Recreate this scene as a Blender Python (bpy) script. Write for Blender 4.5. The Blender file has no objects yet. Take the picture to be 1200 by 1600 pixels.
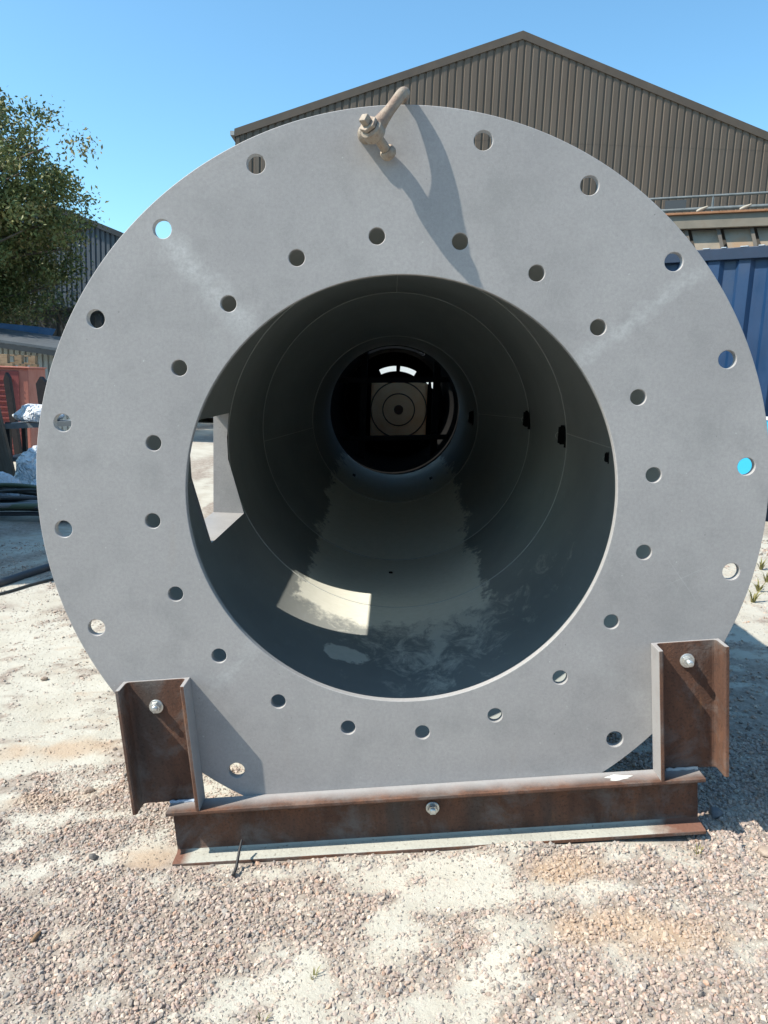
import bpy, bmesh, math, random
import numpy as np
from mathutils import Matrix, Vector
random.seed(7); rng = np.random.default_rng(7)
R = math.radians
scn = bpy.context.scene
COL = scn.collection
HC = 1.02                                   # height of the drum axis above the yard

# ---------------------------------------------------------------- camera
cam = bpy.data.cameras.new('camera'); camo = bpy.data.objects.new('camera', cam); COL.objects.link(camo)
cam.sensor_fit = 'VERTICAL'; cam.sensor_height = 32.0; cam.sensor_width = 24.0
cam.lens = 32.0 * 1200 / 1600
cam.clip_start = .05; cam.clip_end = 2000
camo.matrix_world = Matrix(((.9992, -.0390, .0036, -.0372), (.0103, .1737, -.9847, -2.0593), (.0378, .9840, .1740, .324 + HC), (0, 0, 0, 1)))
scn.camera = camo
# ---------------------------------------------------------------- sky and sun
LDIR = Vector((.64, .215, -.768)).normalized()           # direction the sunlight travels
tosun = -LDIR
world = bpy.data.worlds.new('World'); scn.world = world; world.use_nodes = True
wn = world.node_tree; wn.nodes.clear()
sky = wn.nodes.new('ShaderNodeTexSky'); sky.sky_type = 'NISHITA'; sky.sun_disc = False
sky.sun_elevation = math.asin(tosun.z); sky.sun_rotation = math.atan2(tosun.x, tosun.y)
sky.altitude = 0; sky.air_density = 1.0; sky.dust_density = 0.9; sky.ozone_density = 3.0
bgn = wn.nodes.new('ShaderNodeBackground'); bgn.inputs['Strength'].default_value = .15
wo = wn.nodes.new('ShaderNodeOutputWorld')
tint = wn.nodes.new('ShaderNodeMix'); tint.data_type = 'RGBA'; tint.blend_type = 'MULTIPLY'; tint.inputs[0].default_value = 1
tint.inputs[7].default_value = (.81, 1.14, 1.14, 1)      # the clear, saturated summer blue of the photograph, over the whole sky
wn.links.new(sky.outputs[0], tint.inputs[6]); wn.links.new(tint.outputs[2], bgn.inputs[0]); wn.links.new(bgn.outputs[0], wo.inputs[0])
sl = bpy.data.lights.new('sun', 'SUN'); sl.energy = 5.0; sl.angle = R(.53); sl.color = (1, .925, .81)
so = bpy.data.objects.new('sun', sl); COL.objects.link(so)
so.rotation_euler = LDIR.to_track_quat('-Z', 'Y').to_euler(); so.location = (-8, -4, 12)
scn.view_settings.view_transform = 'Standard'; scn.view_settings.look = 'None'
scn.view_settings.exposure = .56; scn.view_settings.gamma = 1
scn.view_settings.use_curve_mapping = False
scn.render.engine = 'CYCLES'
scn.cycles.max_bounces = 8; scn.cycles.diffuse_bounces = 5

# ---------------------------------------------------------------- helpers
def tag(o, label=None, cat=None, group=None, kind=None):
    if label: o['label'] = label
    if cat: o['category'] = cat
    if group: o['group'] = group
    if kind: o['kind'] = kind
    return o
def empty(name, loc=(0, 0, 0), rz=0, ry=0):
    o = bpy.data.objects.new(name, None); COL.objects.link(o); o.location = loc; o.rotation_euler = (0, ry, rz)
    o.empty_display_size = .1
    return o
def link(name, me, mat, parent=None):
    o = bpy.data.objects.new(name, me); COL.objects.link(o)
    if mat is not None and not me.materials: me.materials.append(mat)
    if parent: o.parent = parent
    return o
class MB:
    def __init__(s): s.v = []; s.f = []; s.m = []
    def add(s, vs, fs, mi=0):
        b = len(s.v); s.v += [tuple(v) for v in vs]; s.f += [tuple(i + b for i in f) for f in fs]; s.m += [mi] * len(fs); return s
    def box(s, x0, x1, y0, y1, z0, z1, mi=0, M=None):
        vs = [Vector(p) for p in ((x0,y0,z0),(x1,y0,z0),(x1,y1,z0),(x0,y1,z0),(x0,y0,z1),(x1,y0,z1),(x1,y1,z1),(x0,y1,z1))]
        if M is not None: vs = [M @ v for v in vs]
        return s.add(vs, [(0,3,2,1),(4,5,6,7),(0,1,5,4),(1,2,6,5),(2,3,7,6),(3,0,4,7)], mi)
    def bar(s, p0, p1, w, h, up=(0,0,1)):
        p0, p1 = Vector(p0), Vector(p1); d = (p1 - p0).normalized(); u = Vector(up); sd = d.cross(u)
        if sd.length < 1e-4: sd = d.cross(Vector((1,0,0)))
        sd.normalize(); u = sd.cross(d).normalized(); vs = []
        for p in (p0, p1):
            for a, b in ((-1,-1),(1,-1),(1,1),(-1,1)): vs.append(p + sd*a*w/2 + u*b*h/2)
        return s.add(vs, [(0,1,2,3),(7,6,5,4),(0,4,5,1),(1,5,6,2),(2,6,7,3),(3,7,4,0)])
    def tube(s, pts, r, n=10, cap=True):
        pts = [Vector(p) for p in pts]; rr = r if isinstance(r, (list, tuple)) else [r]*len(pts); vs = []; fs = []
        prev = None
        for i, p in enumerate(pts):
            d = (pts[min(i+1, len(pts)-1)] - pts[max(i-1, 0)]).normalized()
            a = (prev - d*prev.dot(d)) if prev is not None else d.orthogonal()
            if a.length < 1e-6: a = d.orthogonal()
            a.normalize(); prev = a; b = d.cross(a)
            for k in range(n):
                t = 2*math.pi*k/n; vs.append(p + (a*math.cos(t) + b*math.sin(t))*rr[i])
        for i in range(len(pts)-1):
            for k in range(n):
                k2 = (k+1) % n; fs.append((i*n+k, i*n+k2, (i+1)*n+k2, (i+1)*n+k))
        if cap: fs.append(tuple(range(n-1, -1, -1))); fs.append(tuple((len(pts)-1)*n+k for k in range(n)))
        return s.add(vs, fs)
    def ring(s, c, axis, R0, r, n=64, m=8):
        c = Vector(c); ax = Vector(axis).normalized(); a = ax.orthogonal().normalized(); b = ax.cross(a); vs = []; fs = []
        for i in range(n):
            t = 2*math.pi*i/n; e = a*math.cos(t) + b*math.sin(t)
            for k in range(m):
                q = 2*math.pi*k/m; vs.append(c + e*(R0 + r*math.cos(q)) + ax*r*math.sin(q))
        for i in range(n):
            for k in range(m):
                fs.append((i*m+k, i*m+(k+1) % m, ((i+1) % n)*m+(k+1) % m, ((i+1) % n)*m+k))
        return s.add(vs, fs)
    def lathe(s, prof, c, axis, n=48):          # prof: list of (along, radius)
        c = Vector(c); ax = Vector(axis).normalized(); a = ax.orthogonal().normalized(); b = ax.cross(a); vs = []; fs = []; m = len(prof)
        for i in range(n):
            t = 2*math.pi*i/n; e = a*math.cos(t) + b*math.sin(t)
            for (h, r) in prof: vs.append(c + ax*h + e*r)
        for i in range(n):
            j = (i+1) % n
            for k in range(m-1): fs.append((i*m+k, i*m+k+1, j*m+k+1, j*m+k))
        return s.add(vs, fs)
    def mesh(s, name, smooth=None):
        me = bpy.data.meshes.new(name); me.from_pydata(s.v, [], s.f)
        bm = bmesh.new(); bm.from_mesh(me); bmesh.ops.remove_doubles(bm, verts=bm.verts, dist=1e-6) if smooth else None
        bmesh.ops.recalc_face_normals(bm, faces=bm.faces); bm.to_mesh(me); bm.free()
        if any(s.m) and len(me.polygons) == len(s.m): me.polygons.foreach_set('material_index', s.m)
        if smooth:
            me.polygons.foreach_set('use_smooth', [True]*len(me.polygons)); me.set_sharp_from_angle(angle=R(smooth))
        return me
    def build(s, name, mat, parent=None, smooth=None, bevel=0):
        me = s.mesh(name, smooth)
        for m_ in (mat if isinstance(mat, (list, tuple)) else [mat]): me.materials.append(m_)
        o = bpy.data.objects.new(name, me); COL.objects.link(o)
        if parent: o.parent = parent
        if bevel:
            b = o.modifiers.new('bevel', 'BEVEL'); b.width = bevel; b.segments = 2; b.limit_method = 'ANGLE'; b.harden_normals = False
        return o
def fast_mesh(name, v, f, smooth=False):
    me = bpy.data.meshes.new(name); n = f.shape[1]
    me.vertices.add(len(v)); me.vertices.foreach_set('co', np.asarray(v, np.float32).ravel())
    me.loops.add(f.size); me.loops.foreach_set('vertex_index', f.astype(np.int32).ravel())
    me.polygons.add(len(f)); me.polygons.foreach_set('loop_start', np.arange(0, f.size, n, dtype=np.int32))
    me.update(calc_edges=True)
    me.polygons.foreach_set('use_smooth', np.full(len(f), smooth))
    return me
def copy_tree(o, parent=None):
    c = o.copy(); COL.objects.link(c); c.parent = parent
    for ch in list(o.children): copy_tree(ch, c)
    return c
def plate2d(name, loops, thick, mat, parent, M, bevel=.0015):
    """flat plate from closed 2-D loops (outline and holes) with real thickness and a small edge bevel"""
    cu = bpy.data.curves.new(name, 'CURVE'); cu.dimensions = '2D'; cu.fill_mode = 'BOTH'
    cu.extrude = thick/2 - bevel; cu.bevel_depth = bevel; cu.bevel_resolution = 0; cu.offset = -bevel
    for lp in loops:
        sp = cu.splines.new('POLY'); sp.points.add(len(lp)-1); sp.use_cyclic_u = True
        sp.points.foreach_set('co', [c for (x, y) in lp for c in (x, y, 0, 1)])
    to = bpy.data.objects.new(name+'_tmp', cu); COL.objects.link(to)
    dg = bpy.context.evaluated_depsgraph_get()
    me = bpy.data.meshes.new_from_object(to.evaluated_get(dg)); bpy.data.objects.remove(to); bpy.data.curves.remove(cu)
    me.name = name; me.transform(M); me.materials.clear()
    bm = bmesh.new(); bm.from_mesh(me); bmesh.ops.remove_doubles(bm, verts=bm.verts, dist=1e-5); bm.to_mesh(me); bm.free()
    me.polygons.foreach_set('use_smooth', [True]*len(me.polygons)); me.set_sharp_from_angle(angle=R(25))
    return link(name, me, mat, parent)
def circ(x, y, r, n): return [(x + r*math.cos(2*math.pi*i/n), y + r*math.sin(2*math.pi*i/n)) for i in range(n)]

# value noise in numpy, shared by the ground and the stones
_T = rng.random((256, 256))
def vnoise(x, y):
    x = np.asarray(x, float); y = np.asarray(y, float); xi = np.floor(x).astype(int); yi = np.floor(y).astype(int)
    fx = x - xi; fy = y - yi; fx = fx*fx*(3-2*fx); fy = fy*fy*(3-2*fy)
    g = lambda a, b: _T[a % 256, b % 256]
    return (g(xi, yi)*(1-fx)+g(xi+1, yi)*fx)*(1-fy) + (g(xi, yi+1)*(1-fx)+g(xi+1, yi+1)*fx)*fy
def fbm(x, y, o=4):
    s = 0; a = .5; t = 0
    for i in range(o): s = s + a*vnoise(x*2**i + 17*i, y*2**i + 31*i); t += a; a *= .5
    return s/t
def blob(x, y, cx, cy, rx, ry, rot=0):
    c, s = math.cos(rot), math.sin(rot); dx = x-cx; dy = y-cy
    return np.exp(-(((dx*c+dy*s)/rx)**2 + ((-dx*s+dy*c)/ry)**2))
def height(x, y):
    x = np.asarray(x, float); y = np.asarray(y, float)
    fade = 1/(1 + np.exp((np.abs(y) - 6)*.8))
    h = .15*np.tanh(x/1.32)*(.35 + .65*fade)
    near = np.exp(-((x/6)**2 + (y/6)**2))
    h += near*((fbm(x*1.6, y*1.6)-.5)*.05 + (fbm(x*7+9, y*7)-.5)*.02)*(1 - .75*np.exp(-((y+.03)/.16)**2)*(np.abs(x) < 1))
    h += .034*blob(x, y, .36, -.092, .10, .036) + .02*blob(x, y, .62, -.105, .12, .03) + .016*blob(x, y, -.1, -.1, .2, .03)      # dust heaped over the beam's foot
    return h - .004
def dust(x, y):
    """0 = bare gravel, 1 = pale powder"""
    d = .47 + .42*(fbm(x*2.1 + 3, y*3.0 + 5, 4) - .5) + .85*(fbm(x*11 + 11, y*15 + 2, 5) - .5)
    d = d + .20*blob(x, y, -1.9, 1.6, 1.5, 1.3) + .12*blob(x, y, -1.0, .55, .6, .5) + .3*blob(x, y, 2.3, 2.6, 1, 1)
    d = d + .22*blob(x, y, .25, -.2, .28, .1) + .12*blob(x, y, .12, -.38, .3, .12, .5) - .14*blob(x, y, .75, -.42, .45, .3) + .08*blob(x, y, -.75, -.5, .3, .1)
    d = d - .17*blob(x, y, -.85, .02, .4, .22) - .12*blob(x, y, -.35, -.28, .25, .1) - .2*blob(x, y, 1.2, .1, .4, .5) - .14*blob(x, y, .66, -.2, .12, .08)
    far = np.clip((np.hypot(x, y) - 3)/4, 0, 1)
    return np.clip((d + .10*far - .36)/.34, 0, 1)

def tan_stain(x, y):
    n = fbm(x*9 + 40, y*9 + 8, 4)
    k = blob(x, y, .50, -.17, .16, .07) + blob(x, y, -.70, -.03, .13, .08) + .8*blob(x, y, .62, -.42, .3, .1) + .9*blob(x, y, -1.35, .62, .5, .10, .3) + .8*blob(x, y, -1.15, .30, .3, .07, .3)
    return np.clip((k + (n-.5)*1.2 - .3)/.5, 0, 1)*np.clip(k*2, 0, 1)
# ---------------------------------------------------------------- materials
def mat(name, col, rough=.6, metal=0, spec=.5):
    m = bpy.data.materials.new(name); m.use_nodes = True; b = m.node_tree.nodes['Principled BSDF']
    b.inputs['Base Color'].default_value = (*col, 1); b.inputs['Roughness'].default_value = rough
    b.inputs['Metallic'].default_value = metal; b.inputs['Specular IOR Level'].default_value = spec
    return m
class N:
    """thin wrapper for building node trees"""
    def __init__(s, m): s.m = m; s.t = m.node_tree; s.b = s.t.nodes['Principled BSDF']
    def n(s, typ, **kw):
        x = s.t.nodes.new(typ)
        for k, v in kw.items(): setattr(x, k, v)
        return x
    def l(s, a, b): s.t.links.new(a, b)
    def coord(s, which='Object'): return s.n('ShaderNodeTexCoord').outputs[which]
    def noise(s, vec, scale, detail=5, rough=.55, dist=0):
        x = s.n('ShaderNodeTexNoise'); x.inputs['Scale'].default_value = scale; x.inputs['Detail'].default_value = detail
        x.inputs['Roughness'].default_value = rough; x.inputs['Distortion'].default_value = dist; s.l(vec, x.inputs['Vector']); return x.outputs['Fac']
    def ramp(s, fac, stops):
        x = s.n('ShaderNodeValToRGB'); e = x.color_ramp.elements
        while len(e) < len(stops): e.new(.5)
        for i, (p, c) in enumerate(stops): e[i].position = p; e[i].color = (*c, 1) if len(c) == 3 else c
        s.l(fac, x.inputs[0]); return x.outputs[0]
    def math(s, op, a, b=None, clamp=False):
        x = s.n('ShaderNodeMath', operation=op); x.use_clamp = clamp
        for i, q in enumerate((a, b)):
            if q is None: continue
            if isinstance(q, (int, float)): x.inputs[i].default_value = q
            else: s.l(q, x.inputs[i])
        return x.outputs[0]
    def rng(s, v, a, b, c=0, d=1):
        x = s.n('ShaderNodeMapRange'); x.clamp = True
        for i, q in enumerate((a, b, c, d)): x.inputs[i+1].default_value = q
        s.l(v, x.inputs[0]); return x.outputs[0]
    def mix(s, fac, a, b, mode='MIX'):
        x = s.n('ShaderNodeMix', data_type='RGBA', blend_type=mode)
        for i, q in ((0, fac), (6, a), (7, b)):
            if isinstance(q, (int, float)): x.inputs[i].default_value = q
            elif isinstance(q, tuple): x.inputs[i].default_value = (*q, 1)
            else: s.l(q, x.inputs[i])
        return x.outputs[2]
    def scale(s, vec, v):
        x = s.n('ShaderNodeMapping'); x.inputs['Scale'].default_value = v; s.l(vec, x.inputs[0]); return x.outputs[0]
    def sep(s, vec):
        x = s.n('ShaderNodeSeparateXYZ'); s.l(vec, x.inputs[0]); return x.outputs
    def bump(s, h, strength=.3, dist=.01):
        x = s.n('ShaderNodeBump'); x.inputs['Strength'].default_value = strength; x.inputs['Distance'].default_value = dist
        s.l(h, x.inputs['Height']); s.l(x.outputs[0], s.b.inputs['Normal'])
    def color(s, c): s.l(c, s.b.inputs['Base Color'])
    def rough(s, c): s.l(c, s.b.inputs['Roughness'])
def noisy(name, c0, c1, scale=4, rough=.7, metal=0, bump=0, bscale=40, c2=None, stretch=(1, 1, 1), spec=.4):
    m = mat(name, c0, rough, metal, spec); g = N(m); co = g.scale(g.coord(), stretch)
    f = g.noise(co, scale, 6, .6)
    c = g.ramp(f, [(.32, c0), (.68, c1)] if c2 is None else [(.3, c0), (.52, c1), (.72, c2)])
    g.color(c); g.rough(g.rng(g.noise(co, scale*3), .3, .7, max(0, rough-.12), min(1, rough+.1)))
    if bump: g.bump(g.noise(co, bscale, 6), bump)
    return m

def make_primer():
    m = mat('grey_primer', (.3, .31, .32), .55, 0, .35); g = N(m); co = g.coord()
    big = g.noise(co, 2.2, 4, .5); mid = g.noise(co, 7, 6, .6); fine = g.noise(co, 260, 2)
    c = g.ramp(big, [(.3, (.315, .304, .300)), (.7, (.40, .388, .380))])
    c = g.mix(g.rng(mid, .50, .70, 0, .55), c, (.25, .25, .245))
    c = g.mix(g.rng(g.noise(g.scale(co, (1, 1, 1)), 3.1, 5, .6, .8), .58, .72, 0, .25), c, (.42, .42, .41))
    # pale wipe marks running out from the bore along two diagonals, broken up by noise
    x, y, z = g.sep(co); z = g.math('SUBTRACT', z, HC)
    for (ang, w, lo, hi, amt) in ((R(40), .028, .60, .99, .50), (R(134), .045, .62, .93, .62), (R(228), .03, .6, .8, .35), (R(-38), .05, .66, .95, .16)):
        ux, uz = math.cos(ang), math.sin(ang)
        along = g.math('ADD', g.math('MULTIPLY', x, ux), g.math('MULTIPLY', z, uz))
        ac = g.math('ABSOLUTE', g.math('ADD', g.math('MULTIPLY', x, -uz), g.math('MULTIPLY', z, ux)))
        wv = g.math('ADD', ac, g.math('MULTIPLY', g.math('SUBTRACT', g.noise(co, 14, 4), .5), .08))
        k = g.math('MULTIPLY', g.rng(wv, w, 0), g.math('MULTIPLY', g.rng(along, lo-.05, lo+.02), g.rng(along, hi+.04, hi-.06)))
        k = g.math('MULTIPLY', k, g.rng(g.noise(co, 40, 4), .35, .65, .3, 1))
        c = g.mix(g.math('MULTIPLY', k, amt), c, (.62, .63, .62))
    c = g.mix(g.rng(g.noise(co, 90, 1, .4), .77, .82, 0, .8), c, (.55, .55, .54))
    c = g.mix(g.rng(g.noise(g.scale(co, (1.1, 1, 1.1)), 75, 1, .4), .79, .82, 0, .7), c, (.14, .14, .14))
    # sprayed, speckled coat, hairline scratches and a few rusty runs
    c = g.mix(g.rng(g.noise(co, 110, 5, .8), .38, .62, 0, .42), c, (.235, .23, .228))
    c = g.mix(g.rng(g.noise(co, 24, 6, .75), .48, .66, 0, .16), c, (.44, .43, .42))
    c = g.mix(g.rng(g.noise(co, 420, 2, .6), .55, .75, 0, .30), c, (.50, .50, .49))
    for (rot, sc) in ((.5, (3, 1, 260)), (-.9, (2.2, 1, 300)), (1.35, (3.4, 1, 240))):
        mp = g.n('ShaderNodeMapping'); mp.inputs['Rotation'].default_value = (0, rot, 0); g.l(co, mp.inputs[0])
        sx = g.n('ShaderNodeMapping'); sx.inputs['Scale'].default_value = sc; g.l(mp.outputs[0], sx.inputs[0])
        c = g.mix(g.math('MULTIPLY', g.rng(g.noise(sx.outputs[0], 1, 1, .3), .735, .76, 0, .2), g.rng(g.noise(co, 3.3, 2), .5, .62)), c, (.50, .50, .50))
    c = g.mix(g.rng(g.noise(g.scale(co, (1, 1, .22)), 9, 5, .6), .66, .80, 0, .35), c, (.33, .29, .25))
    g.color(c); g.bump(fine, .08, .002); g.rough(g.rng(mid, .3, .7, .48, .66))
    return m
PRIMER = make_primer()
def make_interior():
    m = mat('drum_lining', (.2, .21, .21), .6, 0, .18); g = N(m); co = g.coord(); x, y, z = g.sep(co); z = g.math('SUBTRACT', z, HC)
    base = g.ramp(g.noise(co, 2.5, 5), [(.3, (.275, .295, .286)), (.7, (.335, .352, .342))])
    base = g.mix(g.rng(g.noise(g.scale(co, (3, 1.2, 3)), 5, 6, .7), .56, .74, 0, .5), base, (.37, .39, .40))
    below = g.rng(z, -.28, -.36)
    n1 = g.noise(g.scale(co, (1, .5, 1)), 7, 8, .68); n2 = g.noise(g.scale(co, (1, .7, 1)), 26, 6, .7)
    jag = g.math('ADD', g.math('MULTIPLY', g.math('SUBTRACT', n1, .5), .26), g.math('MULTIPLY', g.math('SUBTRACT', n2, .5), .12))
    edge = g.math('ADD', g.math('ABSOLUTE', g.math('ADD', x, -.01)), jag)
    solid = g.math('MULTIPLY', g.rng(edge, .475, .445), g.rng(g.math('ADD', y, g.math('MULTIPLY', jag, 2.2)), 1.26, 1.40))
    # thinner, broken film towards the mouth, mainly on the right
    film = g.math('SUBTRACT', g.noise(g.scale(co, (1, .55, 1)), 9, 9, .75, .6), g.math('MULTIPLY', g.math('ABSOLUTE', g.math('SUBTRACT', x, .20)), .34))
    film = g.math('SUBTRACT', film, g.math('MULTIPLY', g.math('ABSOLUTE', g.math('SUBTRACT', y, 1.22)), .22))
    filmk = g.math('MULTIPLY', g.rng(film, .36, .50), .8)
    # one tongue of powder near the mouth
    bx = g.math('SUBTRACT', x, -.175); by = g.math('SUBTRACT', y, .93)
    bl = g.math('ADD', g.math('ADD', g.math('MULTIPLY', g.math('MULTIPLY', bx, bx), 120), g.math('MULTIPLY', g.math('MULTIPLY', by, by), 130)), g.math('MULTIPLY', jag, 11))
    blobk = g.rng(bl, .95, .65)
    k = g.math('MULTIPLY', g.math('MAXIMUM', g.math('MAXIMUM', solid, filmk), blobk), below, True)
    dcol = g.ramp(g.noise(co, 30, 5), [(.3, (.74, .745, .655)), (.7, (.80, .80, .72))])
    g.color(g.mix(k, base, dcol)); g.rough(g.rng(k, 0, 1, .55, 1))
    h = g.math('ADD', g.math('MULTIPLY', k, .5), g.math('MULTIPLY', g.noise(co, 120, 4), .2)); g.bump(h, .35, .006)
    return m
LINING = make_interior()
SEAM = mat('weld_bead', (.55, .57, .54), .5, .1)
BLACK = noisy('black_paint', (.006, .006, .007), (.012, .012, .012), 8, .8, spec=.1)
def make_rust(name, over):
    """rusty rolled steel; over = axis (index, from, to) along which grey overspray fades in, or None"""
    m = mat(name, (.12, .06, .04), .8, 0, .3); g = N(m); co = g.coord()
    c = g.ramp(g.noise(g.scale(co, (1, 1, .35)), 9, 7, .65), [(.28, (.060, .034, .025)), (.5, (.118, .060, .040)), (.72, (.20, .095, .055))])
    c = g.mix(g.rng(g.noise(g.scale(co, (1, 1, .2)), 5, 4), .5, .65, 0, .8), c, (.078, .066, .058))
    c = g.mix(g.rng(g.noise(co, 130, 4, .7), .52, .66, 0, .6), c, (.045, .03, .025))
    c = g.mix(g.rng(g.noise(co, 6.5, 7, .7, .4), .48, .64, 0, .65), c, (.16, .148, .138))
    c = g.mix(g.rng(g.noise(g.scale(co, (1, 1, .3)), 22, 6, .7), .60, .72, 0, .5), c, (.24, .12, .06))
    if over:
        s = g.sep(co)[over[0]]
        k = g.math('ADD', g.rng(s, over[1], over[2]), g.math('MULTIPLY', g.math('SUBTRACT', g.noise(co, 18, 5), .5), .5), True)
        c = g.mix(g.math('MULTIPLY', k, .85), c, (.33, .325, .325))
    g.color(c); g.bump(g.noise(co, 150, 5, .7), .45, .004); return m
RUST = make_rust('rust', None)
RUST_TOP = make_rust('rust_overspray_by_plate', (1, -.062, -.012))
RUST_OVER = make_rust('rust_overspray', (1, -.3, -.2))
RUST_DUST = (lambda: None)()
def make_dusty_flange():
    m = mat('dusty_flange', (.5, .5, .4), .9, 0, .2); g = N(m); co = g.coord()
    c = g.ramp(g.noise(co, 9, 6), [(.3, (.36, .355, .31)), (.7, (.43, .425, .375))])
    c = g.mix(g.rng(g.noise(co, 75, 5, .6), .60, .70, 0, .8), c, (.16, .14, .12))
    x = g.sep(co)[0]
    c = g.mix(g.math('ADD', g.rng(x, -.68, -.71), g.rng(g.math('ADD', x, g.math('MULTIPLY', g.noise(co, 12), .2)), .72, .82), True), c, (.17, .085, .06))
    g.color(c); g.bump(g.noise(co, 90, 5), .5, .006); return m
DUSTY = make_dusty_flange()
ZINC = noisy('zinc', (.50, .51, .49), (.66, .67, .65), 60, .35, .75)
SHACKLE = noisy('worn_shackle', (.23, .18, .14), (.32, .27, .215), 45, .6, .1, .25, 150, c2=(.20, .12, .085))
SHACKLE2 = noisy('worn_bow', (.33, .28, .22), (.27, .20, .15), 30, .6, .1, .25, 150, c2=(.20, .13, .10))
WHITEPASTE = noisy('white_primer', (.48, .48, .46), (.60, .60, .57), 40, .8, 0, .3, 90)

# ---------------------------------------------------------------- ground
def make_ground_mat():
    m = mat('yard_ground', (.4, .37, .32), .95, 0, .15); g = N(m); co = g.coord()
    a = g.n('ShaderNodeAttribute', attribute_name='dust').outputs['Fac']
    fine = g.noise(co, 60, 6, .7); mid = g.noise(co, 11, 6, .65)
    k = g.rng(g.math('ADD', a, g.math('MULTIPLY', g.math('SUBTRACT', mid, .5), 1.1)), .25, .7)
    soil = g.ramp(g.noise(co, 34, 8, .75), [(.3, (.17, .14, .115)), (.5, (.30, .255, .215)), (.7, (.42, .37, .32))])
    pow_ = g.ramp(g.noise(co, 5, 6, .6), [(.3, (.40, .37, .31)), (.6, (.47, .45, .39))])
    pow_ = g.mix(g.rng(g.noise(g.scale(co, (1, 2.2, 1)), 3.3, 6, .65, .5), .58, .70, 0, .6), pow_, (.40, .30, .22))
    c = g.mix(k, soil, pow_)
    c = g.mix(g.math('MULTIPLY', g.n('ShaderNodeAttribute', attribute_name='tan_stain').outputs['Fac'], .75), c, (.40, .29, .20))
    vor = g.n('ShaderNodeTexVoronoi'); vor.inputs['Scale'].default_value = 55; g.l(co, vor.inputs['Vector'])
    sp = g.math('MULTIPLY', g.rng(vor.outputs['Distance'], .24, .16), g.rng(g.noise(co, 8, 3), .45, .62))
    c = g.mix(g.math('MULTIPLY', sp, .75), c, (.19, .165, .145))
    g.color(c)
    h = g.math('ADD', g.math('MULTIPLY', fine, .5), g.math('MULTIPLY', sp, .6)); g.bump(h, .8, .014); return m
GROUND = make_ground_mat()
def axis(fine_lo, fine_hi, step, lo, hi):
    a = list(np.arange(fine_lo, fine_hi + 1e-6, step)); s = step
    while a[-1] < hi: s *= 1.22; a.append(a[-1] + s)
    s = step
    while a[0] > lo: s *= 1.22; a.insert(0, a[0] - s)
    return np.array(a)
gx = axis(-1.9, 1.9, .022, -420, 420); gy = axis(-.95, 1.7, .022, -420, 620)
GX, GY = np.meshgrid(gx, gy); gz = height(GX, GY)
nx_, ny_ = len(gx), len(gy)
idx = np.arange(nx_*ny_).reshape(ny_, nx_)
gf = np.stack([idx[:-1, :-1], idx[:-1, 1:], idx[1:, 1:], idx[1:, :-1]], -1).reshape(-1, 4)
gme = fast_mesh('ground', np.stack([GX, GY, gz], -1).reshape(-1, 3), gf, True)
at = gme.attributes.new('dust', 'FLOAT', 'POINT'); at.data.foreach_set('value', dust(GX, GY).ravel().astype(np.float32))
at = gme.attributes.new('tan_stain', 'FLOAT', 'POINT'); at.data.foreach_set('value', tan_stain(GX, GY).ravel().astype(np.float32))
tag(link('ground', gme, GROUND), kind='structure')

# loose gravel: real little stones, thinner where the powder lies
PHI = (1 + 5**.5)/2
ICO = np.array([(-1,PHI,0),(1,PHI,0),(-1,-PHI,0),(1,-PHI,0),(0,-1,PHI),(0,1,PHI),(0,-1,-PHI),(0,1,-PHI),(PHI,0,-1),(PHI,0,1),(-PHI,0,-1),(-PHI,0,1)])/math.hypot(1, PHI)
ICF = np.array([(0,11,5),(0,5,1),(0,1,7),(0,7,10),(0,10,11),(1,5,9),(5,11,4),(11,10,2),(10,7,6),(7,1,8),(3,9,4),(3,4,2),(3,2,6),(3,6,8),(3,8,9),(4,9,5),(2,4,11),(6,2,10),(8,6,7),(9,8,1)])
def stones(px, py, size, lift):
    n = len(px)
    v = ICO[None]*(1 + rng.uniform(-.3, .3, (n, 12, 1)))
    v = v*np.stack([rng.uniform(.8, 1.3, n), rng.uniform(.7, 1.1, n), rng.uniform(.5, .85, n)], -1)[:, None]
    q = rng.normal(size=(n, 4)); q[:, 1:3] *= .35; q /= np.linalg.norm(q, axis=1)[:, None]; w, x, y, z = q.T
    M = np.stack([1-2*(y*y+z*z), 2*(x*y-z*w), 2*(x*z+y*w), 2*(x*y+z*w), 1-2*(x*x+z*z), 2*(y*z-x*w), 2*(x*z-y*w), 2*(y*z+x*w), 1-2*(x*x+y*y)], -1).reshape(n, 3, 3)
    v = np.einsum('nij,nkj->nki', M, v)*(size/2)[:, None, None]
    v[:, :, 0] += px[:, None]; v[:, :, 1] += py[:, None]; v[:, :, 2] += (height(px, py) + lift)[:, None]
    f = (ICF[None] + (np.arange(n)*12)[:, None, None]).reshape(-1, 3)
    return v.reshape(-1, 3), f
def scatter(n, x0, x1, y0, y1, s0, s1, keep):
    px = rng.uniform(x0, x1, n); py = rng.uniform(y0, y1, n)
    d = dust(px, py); kk = rng.random(n) < keep(px, py, d)
    # not inside the beam's foot or the flange plate
    kk &= ~((px > -.76) & (px < .86) & (py > -.078) & (py < .03))
    px, py, d = px[kk], py[kk], d[kk]
    s = s0 + (s1-s0)*rng.random(len(px))**2.8
    return px, py, s, s*(.14 - .34*d)
parts = [scatter(104000, -1.25, 1.35, -.85, .55, .0042, .0170, lambda x, y, d: 1 - .66*d),
         scatter(30000, -3.2, -.7, .3, 4.2, .007, .022, lambda x, y, d: .85 - .62*d),
         scatter(20000, .8, 3.4, .2, 4.2, .009, .026, lambda x, y, d: .85 - .75*d),
         scatter(2500, -1, 1, .03, 2.5, .009, .022, lambda x, y, d: .8 - .6*d)]
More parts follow.
